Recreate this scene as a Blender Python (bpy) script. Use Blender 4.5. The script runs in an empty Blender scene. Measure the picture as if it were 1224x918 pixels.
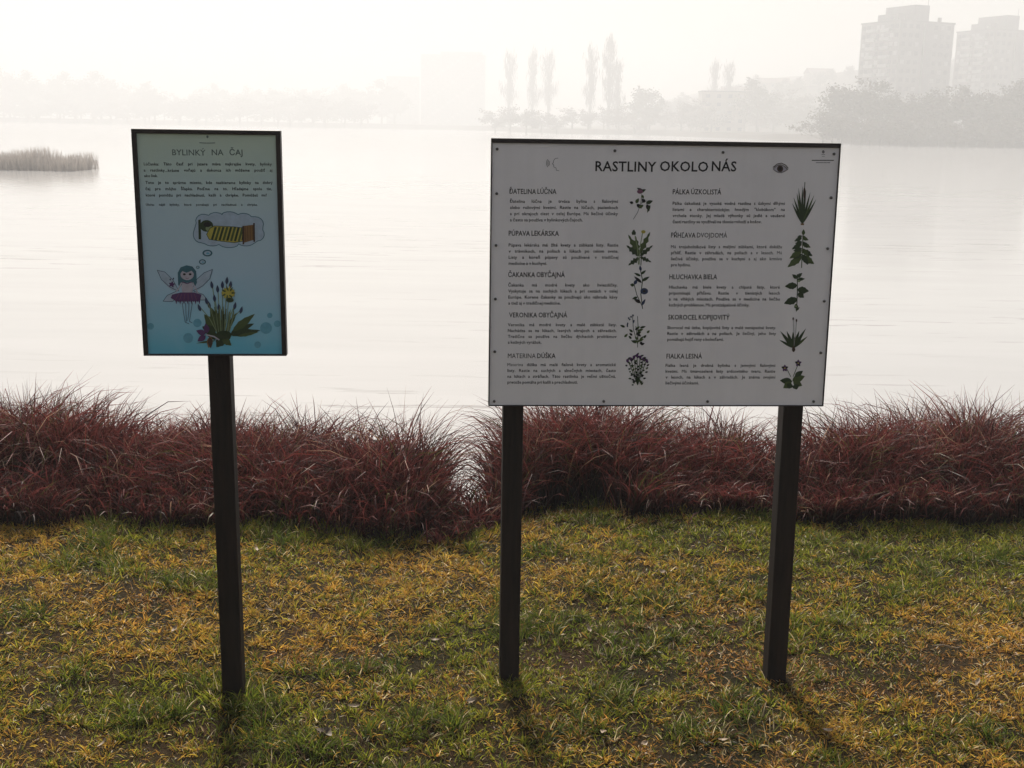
import bpy, bmesh, math, random
import numpy as np
from mathutils import Matrix, Vector
R = math.radians
random.seed(7)
rng = np.random.default_rng(11)
S = bpy.context.scene
COL = S.collection

# ------------------------------------------------------------------ camera, world, sun, exposure
CAM_H = 1.65
F_PX, PITCH, ROLL = 1413.0, R(12.395), R(0.99)
_cp, _sp = math.cos(PITCH), math.sin(PITCH)
_c, _s = math.cos(ROLL), math.sin(ROLL)
fwd = np.array([0, _cp, -_sp]); up0 = np.array([0, _sp, _cp]); rt0 = np.array([1., 0, 0])
RT = _c * rt0 + _s * up0
UP = -_s * rt0 + _c * up0
cam = bpy.data.cameras.new('camera')
cam.sensor_width = 36.0
cam.lens = F_PX / 1224.0 * 36.0
cam.clip_start = 0.05
cam.clip_end = 6000
co = bpy.data.objects.new('camera', cam); COL.objects.link(co)
m = Matrix.Identity(4)
for i in range(3):
    m[i][0], m[i][1], m[i][2] = RT[i], UP[i], -fwd[i]
m[2][3] = CAM_H
co.matrix_world = m
S.camera = co

SUN_EL, SUN_AZ = R(39), R(-10)          # azimuth from +Y (view direction), positive to the right
W = bpy.data.worlds.new('World'); S.world = W; W.use_nodes = True
nt = W.node_tree
sky = nt.nodes.new('ShaderNodeTexSky'); sky.sky_type = 'NISHITA'; sky.sun_disc = False
sky.sun_elevation = SUN_EL; sky.sun_rotation = SUN_AZ
sky.air_density = 1.0; sky.dust_density = 3.0; sky.ozone_density = 1.0
bg = nt.nodes['Background']; bg.inputs['Strength'].default_value = 0.055
nt.links.new(sky.outputs['Color'], bg.inputs['Color'])

sl = bpy.data.lights.new('sun', 'SUN'); sl.energy = 5.0; sl.angle = R(5.5); sl.color = (1.0, 0.92, 0.82)
so = bpy.data.objects.new('sun', sl); COL.objects.link(so)
d = Vector((math.sin(SUN_AZ) * math.cos(SUN_EL), math.cos(SUN_AZ) * math.cos(SUN_EL), math.sin(SUN_EL)))
so.rotation_euler = d.to_track_quat('Z', 'Y').to_euler()
so.location = (0, 0, 90)

S.render.engine = 'CYCLES'
S.view_settings.view_transform = 'Standard'; S.view_settings.look = 'None'
S.view_settings.exposure = 0.36; S.view_settings.gamma = 1.0
S.view_settings.use_curve_mapping = False
cy = S.cycles
cy.max_bounces = 6; cy.diffuse_bounces = 3; cy.glossy_bounces = 3; cy.transmission_bounces = 4
cy.volume_bounces = 2; cy.transparent_max_bounces = 8
cy.use_denoising = True
cy.caustics_reflective = False; cy.caustics_refractive = False
HAZE_DENSITY, HAZE_G = 0.0025, 0.14

WATER_Z = -2.0

# ------------------------------------------------------------------ helpers
def ray(px, py):
    v = fwd + RT * (px - 612) / F_PX - UP * (py - 459) / F_PX
    return v / np.linalg.norm(v)

def at_depth(px, py, Y):
    v = ray(px, py); t = Y / v[1]
    return v * t + np.array([0, 0, CAM_H])

def smooth(a, b, x):
    t = np.clip((x - a) / (b - a), 0, 1)
    return t * t * (3 - 2 * t)

_tab = np.random.default_rng(5).random((256, 256))
def vnoise(x, y):
    x = np.asarray(x, float); y = np.asarray(y, float)
    xi = np.floor(x).astype(int); yi = np.floor(y).astype(int)
    fx = x - xi; fy = y - yi
    fx = fx * fx * (3 - 2 * fx); fy = fy * fy * (3 - 2 * fy)
    a = _tab[xi % 256, yi % 256]; b = _tab[(xi + 1) % 256, yi % 256]
    c = _tab[xi % 256, (yi + 1) % 256]; e = _tab[(xi + 1) % 256, (yi + 1) % 256]
    return (a * (1 - fx) + b * fx) * (1 - fy) + (c * (1 - fx) + e * fx) * fy
def fbm(x, y, o=3):
    s = 0; a = .5; n = 0
    for k in range(o):
        s = s + a * vnoise(x * 2 ** k + 17.3 * k, y * 2 ** k + 9.1 * k); n += a; a *= .5
    return s / n

def front_edge(x):
    """distance from the camera at which the tall grass begins"""
    return 4.60 + 0.40 * smooth(-0.30, 0.1, x) + 0.07 * (vnoise(np.asarray(x) * 2.1 + 40, 3.0) - .5) * 2

def ground_z(x, y):
    x = np.asarray(x, float); y = np.asarray(y, float)
    lawn = np.interp(x, [-6, -.81, 0, .85, 6], [.06, -.006, -.046, -.042, -.09]) + 0.025 * (fbm(x * 1.3 + 50, y * 1.3 + 50) - .5) + 0.035 * (fbm(x * 4 + 9, y * 4) - .5)
    e = front_edge(x)
    bank = -0.16 * np.clip(y - e, 0, 1.0) - 0.55 * np.clip(y - e - 1.0, 0, 3.6)
    near = lawn + np.maximum(bank, -2.6)
    near = np.maximum(near, -3.0)
    # far shore, flat land and the hill to the right
    shore = 300 + 14 * (vnoise(x / 40 + 3, 1.0) - .5) + 215 * smooth(100, 55, x) + 310 * smooth(30, -60, x)
    rise = smooth(shore - 6, shore + 10, y)
    hill = smooth(540, 780, y) * 40 * (smooth(30, 240, x) * .8 + .2 * smooth(40, 120, x)) * (0.85 + .3 * vnoise(x / 90, y / 90))
    far = -3.0 + rise * (2.2 + 1.2 * vnoise(x / 30, y / 30)) + hill
    t = smooth(30, 60, y)
    return near * (1 - t) + far * t

def hit_ground(px, py):
    v = ray(px, py); t = 2.0
    for _ in range(60):
        p = v * t + np.array([0, 0, CAM_H])
        h = p[2] - float(ground_z(p[0], p[1]))
        t += h / max(.15, -v[2]) * .7
    return v * t + np.array([0, 0, CAM_H])

# ---- materials
def mat(name):
    mm = bpy.data.materials.new(name); mm.use_nodes = True
    return mm, mm.node_tree, mm.node_tree.nodes['Principled BSDF']

def nodes_noise(nt, scale, detail=4, rough=.6, coord='Object', vscale=None):
    tc = nt.nodes.new('ShaderNodeTexCoord')
    n = nt.nodes.new('ShaderNodeTexNoise'); n.inputs['Scale'].default_value = scale
    n.inputs['Detail'].default_value = detail; n.inputs['Roughness'].default_value = rough
    if vscale:
        mp = nt.nodes.new('ShaderNodeMapping'); mp.inputs['Scale'].default_value = vscale
        nt.links.new(tc.outputs[coord], mp.inputs['Vector']); nt.links.new(mp.outputs['Vector'], n.inputs['Vector'])
    else:
        nt.links.new(tc.outputs[coord], n.inputs['Vector'])
    return n

def ramp(nt, fac, stops):
    r = nt.nodes.new('ShaderNodeValToRGB')
    el = r.color_ramp.elements
    while len(el) < len(stops): el.new(.5)
    for e_, (p, c) in zip(el, stops):
        e_.position = p; e_.color = (*c, 1)
    nt.links.new(fac, r.inputs['Fac'])
    return r

def noisy(name, c1, c2, scale, rough=.7, bump=0., spec=.3, detail=4, vscale=None, lo=.3, hi=.7):
    mm, nt, b = mat(name)
    n = nodes_noise(nt, scale, detail, vscale=vscale)
    r = ramp(nt, n.outputs['Fac'], [(lo, c1), (hi, c2)])
    nt.links.new(r.outputs['Color'], b.inputs['Base Color'])
    b.inputs['Roughness'].default_value = rough
    b.inputs['Specular IOR Level'].default_value = spec
    if bump:
        bp = nt.nodes.new('ShaderNodeBump'); bp.inputs['Strength'].default_value = bump; bp.inputs['Distance'].default_value = .01
        nt.links.new(n.outputs['Fac'], bp.inputs['Height']); nt.links.new(bp.outputs['Normal'], b.inputs['Normal'])
    return mm

def blade_mat(name, trans, rough=.55, spec=.25):
    mm, nt, b = mat(name)
    a = nt.nodes.new('ShaderNodeAttribute'); a.attribute_name = 'blade_colour'
    b.inputs['Roughness'].default_value = rough; b.inputs['Specular IOR Level'].default_value = spec
    nt.links.new(a.outputs['Color'], b.inputs['Base Color'])
    t = nt.nodes.new('ShaderNodeBsdfTranslucent'); nt.links.new(a.outputs['Color'], t.inputs['Color'])
    mx = nt.nodes.new('ShaderNodeMixShader'); mx.inputs['Fac'].default_value = trans
    nt.links.new(b.outputs['BSDF'], mx.inputs[1]); nt.links.new(t.outputs['BSDF'], mx.inputs[2])
    nt.links.new(mx.outputs['Shader'], nt.nodes['Material Output'].inputs['Surface'])
    return mm

def ink(name, c, rough=.55):
    return noisy(name, tuple(k * .88 for k in c), tuple(min(1, k * 1.12) for k in c), 60, rough, 0, .3)

# ---- mesh builders
def link_obj(name, mesh, parent=None, loc=None):
    o = bpy.data.objects.new(name, mesh); COL.objects.link(o)
    if parent is not None: o.parent = parent
    if loc is not None: o.location = loc
    return o

def tag(o, label=None, cat=None, group=None, kind=None):
    if label: o['label'] = label
    if cat: o['category'] = cat
    if group: o['group'] = group
    if kind: o['kind'] = kind
    return o

def empty(name, loc, rot=None):
    o = bpy.data.objects.new(name, None); COL.objects.link(o); o.location = loc
    o.empty_display_size = .2
    if rot is not None: o.rotation_euler = rot
    return o

class MB:
    def __init__(s): s.v = []; s.f = []; s.mi = []
    def add(s, vs, fs, mi=0):
        b = len(s.v); s.v += [tuple(map(float, v)) for v in vs]
        s.f += [tuple(i + b for i in f) for f in fs]; s.mi += [mi] * len(fs)
    def box(s, x0, x1, y0, y1, z0, z1, mi=0):
        s.add([(x0, y0, z0), (x1, y0, z0), (x1, y1, z0), (x0, y1, z0), (x0, y0, z1), (x1, y0, z1), (x1, y1, z1), (x0, y1, z1)],
              [(0, 3, 2, 1), (4, 5, 6, 7), (0, 1, 5, 4), (1, 2, 6, 5), (2, 3, 7, 6), (3, 0, 4, 7)], mi)
    def tube(s, pts, rad, n=6, mi=0):
        vs = []; fs = []
        P = [np.array(p, float) for p in pts]
        for i, p in enumerate(P):
            t = P[min(i + 1, len(P) - 1)] - P[max(i - 1, 0)]; t /= np.linalg.norm(t) + 1e-9
            a = np.cross(t, [0.3, .9, .2]); a /= np.linalg.norm(a) + 1e-9; b = np.cross(t, a)
            for k in range(n):
                an = 2 * math.pi * k / n
                vs.append(p + rad[i] * (math.cos(an) * a + math.sin(an) * b))
        for i in range(len(P) - 1):
            for k in range(n):
                fs.append((i * n + k, i * n + (k + 1) % n, (i + 1) * n + (k + 1) % n, (i + 1) * n + k))
        fs.append(tuple(range(n))[::-1]); fs.append(tuple((len(P) - 1) * n + k for k in range(n)))
        s.add(vs, fs, mi)
    def mesh(s, name, mats, smooth_=False, bevel=0):
        me = bpy.data.meshes.new(name); me.from_pydata(s.v, [], s.f)
        for m_ in (mats if isinstance(mats, (list, tuple)) else [mats]): me.materials.append(m_)
        me.polygons.foreach_set('material_index', s.mi)
        if bevel:
            bm = bmesh.new(); bm.from_mesh(me)
            bmesh.ops.bevel(bm, geom=list(bm.edges), offset=bevel, segments=2, affect='EDGES', profile=.5)
            bm.to_mesh(me); bm.free()
        if smooth_: me.polygons.foreach_set('use_smooth', [True] * len(me.polygons))
        me.update()
        return me
    def build(s, name, mats, parent=None, loc=None, **k):
        return link_obj(name, s.mesh(name, mats, **k), parent, loc)

def blades_mesh(name, base, length, az, th0, th1, width, colour, material, seg=3, power=1.2, tipcol=None, twist=None, taper=1.6, colpow=1.0):
    N = len(base); L = seg + 1
    sfr = np.linspace(0, 1, L)
    V = np.zeros((N, L, 2, 3), np.float32)
    p = base.copy()
    hx, hy = np.cos(az), np.sin(az)
    if twist is None: twist = rng.normal(0, .5, N)
    for k in range(L):
        th = th0 + (th1 - th0) * sfr[k] ** power
        dirv = np.stack([np.sin(th) * hx, np.sin(th) * hy, np.cos(th)], 1)
        if k > 0:
            thm = th0 + (th1 - th0) * ((sfr[k] + sfr[k - 1]) / 2) ** power
            dm = np.stack([np.sin(thm) * hx, np.sin(thm) * hy, np.cos(thm)], 1)
            p = p + dm * (length / seg)[:, None]
        side = np.stack([-hy, hx, 0 * hx], 1)
        nrm = np.cross(dirv, side)
        tw = twist * (1 + .6 * sfr[k])
        sd = side * np.cos(tw)[:, None] + nrm * np.sin(tw)[:, None]
        w = width * (1 - .93 * sfr[k] ** taper) * .5
        V[:, k, 0] = p - sd * w[:, None]; V[:, k, 1] = p + sd * w[:, None]
    idx = np.arange(N * L * 2).reshape(N, L, 2)
    Fq = np.stack([idx[:, :-1, 0], idx[:, :-1, 1], idx[:, 1:, 1], idx[:, 1:, 0]], -1).reshape(-1, 4)
    me = bpy.data.meshes.new(name)
    me.vertices.add(N * L * 2); me.vertices.foreach_set('co', V.reshape(-1))
    me.loops.add(Fq.size); me.loops.foreach_set('vertex_index', Fq.reshape(-1).astype(np.int32))
    me.polygons.add(len(Fq)); me.polygons.foreach_set('loop_start', (np.arange(len(Fq)) * 4).astype(np.int32))
    me.polygons.foreach_set('use_smooth', np.ones(len(Fq), bool))
    C = np.ones((N, L, 2, 4), np.float32)
    tc = colour if tipcol is None else tipcol
    for k in range(L):
        C[:, k, :, :3] = (colour * (1 - sfr[k] ** colpow) + tc * sfr[k] ** colpow)[:, None, :]
    at = me.color_attributes.new('blade_colour', 'FLOAT_COLOR', 'POINT')
    at.data.foreach_set('color', C.reshape(-1))
    me.materials.append(material)
    me.update(calc_edges=True)
    return me

# ------------------------------------------------------------------ ground, water
def build_ground():
    xs = np.concatenate([np.linspace(-1600, -120, 26), np.linspace(-110, -8, 20), np.linspace(-7, 7, 141), np.linspace(8, 110, 20), np.linspace(120, 1600, 60)])
    ys = np.concatenate([np.linspace(-600, -8, 14), np.linspace(-6, 1.6, 10), np.linspace(1.8, 10.5, 110), np.linspace(11, 60, 16), np.linspace(70, 280, 12),
                         np.linspace(286, 480, 56), np.linspace(490, 640, 34), np.linspace(655, 1000, 26), np.linspace(1050, 1600, 8)])
    X, Y = np.meshgrid(xs, ys)
    Z = ground_z(X, Y)
    nx, ny = len(xs), len(ys)
    V = np.stack([X, Y, Z], -1).reshape(-1, 3)
    I = np.arange(nx * ny).reshape(ny, nx)
    Fq = np.stack([I[:-1, :-1], I[:-1, 1:], I[1:, 1:], I[1:, :-1]], -1).reshape(-1, 4)
    me = bpy.data.meshes.new('ground'); me.from_pydata(V.tolist(), [], Fq.tolist())
    me.polygons.foreach_set('use_smooth', [True] * len(Fq))
    mm, nt, b = mat('soil_and_thatch')
    n1 = nodes_noise(nt, 2.2, 5); n2 = nodes_noise(nt, 55, 5, .7)
    r1 = ramp(nt, n1.outputs['Fac'], [(.35, (.020, .019, .007)), (.52, (.040, .028, .011)), (.66, (.052, .029, .016))])
    r2 = ramp(nt, n2.outputs['Fac'], [(.3, (.45, .45, .45)), (.7, (1.35, 1.3, 1.2))])
    mx = nt.nodes.new('ShaderNodeMix'); mx.data_type = 'RGBA'; mx.blend_type = 'MULTIPLY'; mx.inputs['Factor'].default_value = 1
    nt.links.new(r1.outputs['Color'], mx.inputs[6]); nt.links.new(r2.outputs['Color'], mx.inputs[7])
    nt.links.new(mx.outputs[2], b.inputs['Base Color']); b.inputs['Roughness'].default_value = .95
    b.inputs['Specular IOR Level'].default_value = .1
    bp = nt.nodes.new('ShaderNodeBump'); bp.inputs['Strength'].default_value = .8; bp.inputs['Distance'].default_value = .02
    nt.links.new(n2.outputs['Fac'], bp.inputs['Height']); nt.links.new(bp.outputs['Normal'], b.inputs['Normal'])
    me.materials.append(mm)
    tag(link_obj('ground', me), 'lawn, bank and far shore ground', None, None, 'structure')

def build_water():
    xs = np.linspace(-1600, 1600, 9); ys = np.concatenate([[6.0], np.linspace(60, 640, 9)])
    V = [(x, y, WATER_Z) for y in ys for x in xs]; n = len(xs)
    Fq = [(j * n + i, j * n + i + 1, (j + 1) * n + i + 1, (j + 1) * n + i) for j in range(len(ys) - 1) for i in range(n - 1)]
    me = bpy.data.meshes.new('lake_water'); me.from_pydata(V, [], Fq)
    mm, nt, b = mat('thin_ice_on_still_water')
    # pale frosted ice film, broken by thin dark cracks and wet streaks that run across the lake
    n1 = nodes_noise(nt, 1.0, 6, .62, vscale=(.10, .55, 1))
    n2 = nodes_noise(nt, 1.0, 5, .55, vscale=(.35, 3.2, 1))
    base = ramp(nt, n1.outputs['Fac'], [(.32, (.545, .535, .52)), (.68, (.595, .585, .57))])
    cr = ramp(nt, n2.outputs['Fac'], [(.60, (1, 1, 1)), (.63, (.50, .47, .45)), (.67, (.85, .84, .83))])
    n3 = nodes_noise(nt, 1.0, 2, .5, vscale=(.05, .12, 1))
    msk = ramp(nt, n3.outputs['Fac'], [(.44, (0, 0, 0)), (.58, (1, 1, 1))])
    mx = nt.nodes.new('ShaderNodeMix'); mx.data_type = 'RGBA'; mx.blend_type = 'MULTIPLY'; nt.links.new(msk.outputs['Color'], mx.inputs['Factor'])
    nt.links.new(base.outputs['Color'], mx.inputs[6]); nt.links.new(cr.outputs['Color'], mx.inputs[7])
    nt.links.new(mx.outputs[2], b.inputs['Base Color'])
    b.inputs['Roughness'].default_value = .12; b.inputs['IOR'].default_value = 1.33; b.inputs['Specular IOR Level'].default_value = .5
    bp = nt.nodes.new('ShaderNodeBump'); bp.inputs['Strength'].default_value = .02; bp.inputs['Distance'].default_value = .02
    nt.links.new(n2.outputs['Fac'], bp.inputs['Height']); nt.links.new(bp.outputs['Normal'], b.inputs['Normal'])
    me.materials.append(mm)
    tag(link_obj('lake_water', me), 'pale still lake with thin streaked ice in fog', None, None, 'structure')

build_ground()
build_water()

# ------------------------------------------------------------------ far buildings and trees
concrete = noisy('pale_panel_concrete', (.16, .16, .155), (.22, .22, .21), .35, .85, vscale=(1, 1, .3))
concrete2 = noisy('grey_panel_concrete', (.12, .12, .12), (.16, .16, .16), .35, .85)
roofing = noisy('dark_bitumen_roof', (.05, .05, .05), (.08, .08, .075), 1.2, .9)
pane = noisy('dark_window_glass', (.05, .06, .07), (.09, .10, .11), .5, .25)
pale_pane = noisy('pale_curtained_window', (.34, .34, .33), (.45, .45, .44), .5, .4)
plaster = noisy('ochre_render', (.30, .27, .22), (.38, .35, .29), .4, .9)
tiles = noisy('brown_roof_tiles', (.12, .07, .05), (.17, .10, .07), 2, .85)

def unit_mesh(name, sx, sy, sz, material):
    b = MB(); b.box(-sx / 2, sx / 2, -sy / 2, sy / 2, 0, sz); return b.mesh(name, material)

win_w = {}
def windows(parent, face, width, depth, floors, h0, step, cols, w=1.6, hh=1.45, pale=()):
    """windows set into one facade: face 'f' (front, -y) or 's' (left side, -x)"""
    for k, mt in (('d', pane), ('p', pale_pane)):
        if (k, w, hh) not in win_w:
            win_w[(k, w, hh)] = unit_mesh('window', w, .16, hh, mt)
    for fl in range(floors):
        for ci, c in enumerate(cols):
            o = link_obj('window', win_w[('p' if (fl * 7 + ci * 3) % 5 in pale else 'd', w, hh)], parent)
            z = h0 + fl * step
            if face == 'f': o.location = (c, -depth / 2 - .02, z)
            else:
                o.location = (-width / 2 - .02, c, z); o.rotation_euler = (0, 0, math.pi / 2)

def tower(label, px, Y, H, yaw, wf, ds, floors):
    p = at_depth(px, 150, Y)
    gz = float(ground_z(p[0], Y))
    r = tag(empty('apartment_tower', (p[0], Y, gz - .3), (0, 0, yaw)), label, 'apartment tower', 'tall apartment towers on the far shore')
    b = MB(); b.box(-wf / 2, wf / 2, -ds / 2, ds / 2, 0, H); b.build('wall', concrete, r)
    b = MB()                                                   # staircase shaft that breaks the front facade
    b.box(-wf * .07, wf * .07, -ds / 2 - .9, -ds / 2 + .1, 0, H - .4); b.build('stair_shaft', concrete2, r)
    b = MB(); b.box(-wf / 2 - .25, wf / 2 + .25, -ds / 2 - .25, ds / 2 + .25, H, H + .55); b.build('parapet', concrete2, r)
    ph = MB(); ph.box(-wf * .10, wf * .16, -ds * .30, ds * .46, H + .55, H + 6.4)
    ph.box(-wf * .24, -wf * .10 - .01, -ds * .05, ds * .46, H + .55, H + 3.6)
    pho = ph.build('roof_house', concrete, r)
    b = MB(); b.tube([(wf * .14, -ds * .28, H + 6.4), (wf * .14, -ds * .28, H + 9.2)], [.12, .06]); b.build('antenna', roofing, pho)
    for cx, cyy in ((-wf * .36, -ds * .1), (wf * .30, -ds * .38), (wf * .35, .1)):
        b = MB(); b.box(cx - .5, cx + .5, cyy - .5, cyy + .5, H + .55, H + 2.3); b.build('chimney', concrete2, r)
    step = H / floors
    cols = [c * wf for c in (-.42, -.30, -.18, .16, .28, .40)]
    windows(r, 'f', wf, ds, floors, .9, step, cols, pale=(1,))
    windows(r, 's', wf, ds, floors, .9, step, [c * ds for c in (-.42, -.30, -.06, .06, .30, .42)], pale=(0, 3))
    lm = MB(); lm.box(-.7, .7, -2.3, 2.3, 0, 1.05); lme = lm.mesh('balcony', pale_pane)
    for fl in range(1, floors):
        for c in (-.18, .18):
            link_obj('balcony', lme, r, (-wf / 2 - .7, c * ds, fl * step - .1))
    return r

tower('taller apartment tower on the far shore, wholly in view at the right', 1075, 446, 39.8, R(25), 25, 20, 13)
tower('lower apartment tower cut by the right edge of the view', 1183, 497, 41.6, R(25), 25, 20, 13)

def slab(label, px0, px1, Y, py_top, name='apartment_block', dep=16, mt=concrete, cat='apartment block', fl=3.0, steps=()):
    a = at_depth(px0, 150, Y); c = at_depth(px1, 150, Y)
    cx = (a[0] + c[0]) / 2; w = c[0] - a[0]
    zt = at_depth((px0 + px1) / 2, py_top, Y)[2]
    gz = float(ground_z(cx, Y)) - .4
    r = tag(empty(name, (cx, Y, gz)), label, cat)
    H = zt - gz
    b = MB(); b.box(-w / 2, w / 2, 0, dep, 0, H); b.build('wall', mt, r)
    b = MB(); b.box(-w / 2 - .3, w / 2 + .3, -.3, dep + .3, H, H + .5); b.build('roof', roofing, r)
    for (f0, f1, dh) in steps:
        b = MB(); b.box(-w / 2 + f0 * w, -w / 2 + f1 * w, 3, dep - 3, H + .5, H + dh); b.build('roof_house', mt, r)
    n = max(2, int(w / 4.2)); floors = max(1, int(H / fl))
    windows(r, 'f', w, 0, floors, 1.0, H / floors, [-w / 2 + (i + .5) * w / n for i in range(n)], w=1.7, hh=1.5, pale=(2,))
    return r

slab('faint tall apartment slab lost in the fog behind the left poplars', 503, 579, 1080, 66, steps=((.3, .95, 3.2),))
slab('very faint lower apartment slab left of the tall foggy slab', 462, 500, 1100, 92)
slab('low flat roofed building among shore trees above the big board', 838, 891, 525, 110, name='lakeside_building', cat='building', mt=plaster, dep=12)

def house(label, px, Y, w, h):
    p = at_depth(px, 80, Y); gz = float(ground_z(p[0], Y)) - .5
    r = tag(empty('hillside_house', (p[0], Y, gz), (0, 0, R(random.uniform(-25, 25)))), label, 'house', 'houses along the foggy ridge')
    b = MB(); b.box(-w / 2, w / 2, -5, 5, 0, h); b.build('wall', plaster, r)
    b = MB(); b.add([(-w / 2 - .5, -5.6, h), (w / 2 + .5, -5.6, h), (w / 2 + .5, 5.6, h), (-w / 2 - .5, 5.6, h), (-w / 2 - .5, 0, h + 3), (w / 2 + .5, 0, h + 3)],
                    [(0, 1, 5, 4), (2, 3, 4, 5), (1, 2, 5), (3, 0, 4), (0, 3, 2, 1)])
    b.build('roof', tiles, r)
    windows(r, 'f', w, 10, 2, 1.2, h / 2, [-w * .3, 0, w * .3], w=1.2, hh=1.2)
house('faint wide house on the foggy ridge, farthest from the towers', 884, 700, 19, 6.5)
house('faint house in the middle of the foggy ridge', 926, 715, 17, 6.5)
house('faint house on the foggy ridge nearest the taller tower', 980, 720, 15, 7)

bark = noisy('tree_bark', (.05, .042, .036), (.09, .075, .062), 3, .9)
def leaf_mat(name, c1, c2):
    mm = noisy(name, c1, c2, .9, .8, 0, .2)
    return mm
olive = leaf_mat('late_autumn_foliage', (.045, .045, .022), (.10, .085, .04))
browny = leaf_mat('brown_autumn_twigs', (.06, .045, .03), (.11, .08, .05))

def limb(b, p, d, ln, r0, depth, ends, spread, upw):
    pts = [np.array(p, float)]; dd = np.array(d, float)
    for k in range(3):
        dd = dd + np.array([random.gauss(0, .12), random.gauss(0, .12), random.gauss(0, .06) + upw]); dd /= np.linalg.norm(dd)
        pts.append(pts[-1] + dd * ln / 3)
    b.tube(pts, [r0, r0 * .8, r0 * .6, r0 * .38], 5)
    ends.append((pts[-1], ln)); 
    if depth == 0: return
    for k in range(3):
        i = random.choice((1, 2, 2, 3)); q = pts[i]
        a = random.uniform(0, 2 * math.pi); s_ = random.uniform(.5, 1) * spread
        nd = dd + s_ * np.array([math.cos(a), math.sin(a), random.uniform(-.2, .5)]); nd /= np.linalg.norm(nd)
        limb(b, q, nd, ln * random.uniform(.55, .75), r0 * .5, depth - 1, ends, spread, upw)

def crown_mesh(name, ends, n, rad, size, material, vert=0., thin=1.):
    b = MB()
    for _ in range(n):
        c, ln = random.choice(ends)
        o = np.array([random.gauss(0, rad), random.gauss(0, rad), random.gauss(0, rad * (.8 + vert))])
        p = c + o
        if p[2] < .3: continue
        s_ = size * random.uniform(.5, 1.4)
        a = np.array([random.gauss(0, 1), random.gauss(0, 1), random.gauss(0, 1) + vert * 4]); a /= np.linalg.norm(a)
        u = np.cross(a, [random.gauss(0, 1), random.gauss(0, 1), random.gauss(0, 1)]); u /= np.linalg.norm(u) + 1e-6
        b.add([p - a * s_, p + u * s_ * .45 * thin, p + a * s_ * 1.1, p - u * s_ * .5 * thin], [(0, 1, 2, 3)])
    return b.mesh(name, material)

def make_bushy(h, n, material, low=True):
    b = MB(); ends = []
    b.tube([(0, 0, -.5), (.1, 0, h * .15), (.05, .1, h * .35), (0, .1, h * .6)], [h * .028, h * .022, h * .017, h * .009], 7)
    for k in range(9):
        a = k * 2.4 + random.uniform(-.3, .3); z = h * (.14 if low else .25) + h * .40 * (k / 8)
        dd = np.array([math.cos(a), math.sin(a), .45 + .6 * k / 8]); dd /= np.linalg.norm(dd)
        limb(b, (0, 0, z), dd, h * random.uniform(.22, .36), h * .010, 2, ends, .9, .05)
    return b.mesh('trunk', bark), crown_mesh('crown', ends, n, h * .055, h * .030, material)

def make_poplar(h, n):
    b = MB(); ends = []
    b.tube([(0, 0, -.5), (0, 0, h * .3), (.1, 0, h * .7), (.05, 0, h)], [.5, .38, .2, .04], 7)
    for k in range(26):
        a = k * 2.4; z = h * (.10 + .78 * k / 26)
        ln = h * .22 * (1 - .45 * k / 26) * random.uniform(.8, 1.1)
        dd = np.array([math.cos(a) * .26, math.sin(a) * .26, 1]); dd /= np.linalg.norm(dd)
        limb(b, (0, 0, z), dd, ln, .09, 1, ends, .22, .12)
    return b.mesh('trunk', bark), crown_mesh('crown', ends, n, .40, 1.1, browny, vert=1.6, thin=.13)

bushy = [make_bushy(10, 2600, olive), make_bushy(10, 2400, browny), make_bushy(10, 2800, olive, False)]
shrub = [make_bushy(10, 1700, browny, True)]
popl = [make_poplar(24, 1100), make_poplar(24, 900)]

def plant_tree(name, proto, px, Y, py_top, label, cat, group, wide=1.0, base_h=10., base_off=0.0):
    p = at_depth(px, 150, Y); gz = float(ground_z(p[0], Y))
    gz = max(gz, WATER_Z)
    zt = at_depth(px, py_top, Y)[2]
    s_ = max(.12, (zt - gz) / base_h / 1.02)
    r = tag(empty(name, (p[0], Y, gz - .1), (0, 0, random.uniform(0, 6.28))), label, cat, group)
    r.scale = (s_ * wide, s_ * wide, s_)
    link_obj('trunk', proto[0], r); link_obj('crown', proto[1], r)
    return r

# poplars
for i, (px, top, Y) in enumerate([(608, 64, 690), (636, 62, 690), (655, 64, 680), (705, 58, 610), (727, 46, 600), (737, 74, 605)]):
    lab = ['faint slender poplar nearest the foggy slab, leftmost of three', 'faint slender poplar, middle of the three left ones', 'faint slender poplar, rightmost of the three left ones',
           'fuller poplar standing alone left of the tallest poplar', 'tallest poplar rising above the big board', 'short poplar close against the tallest poplar'][i]
    plant_tree('poplar_tree', popl[i % 2], px, Y, top, lab, 'poplar tree', 'poplars on the far shore', wide=1.0 if i < 3 else 1.05, base_h=24)
for i, (px, top, Y) in enumerate([(852, 74, 640), (869, 76, 640)]):
    plant_tree('poplar_tree', popl[(i + 1) % 2], px, Y, top, ['very faint poplar behind the low flat roofed building, left one', 'very faint poplar behind the low flat roofed building, right one'][i], 'poplar tree', 'poplars on the far shore', wide=1.2, base_h=24)
# named single trees
plant_tree('round_tree', bushy[0], 772, 535, 103, 'dome shaped tree right of the poplars above the big board', 'tree', None, 1.3)
plant_tree('round_tree', bushy[2], 905, 520, 103, 'round crowned tree at the right end of the low building', 'tree', None, 1.1)
plant_tree('round_tree', bushy[1], 826, 518, 120, 'small tree at the left end of the low building', 'tree', None, 1.2)
plant_tree('round_tree', bushy[1], 950, 560, 110, 'pale tree between the low building and the tower trees', 'tree', None, 1.5)
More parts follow.
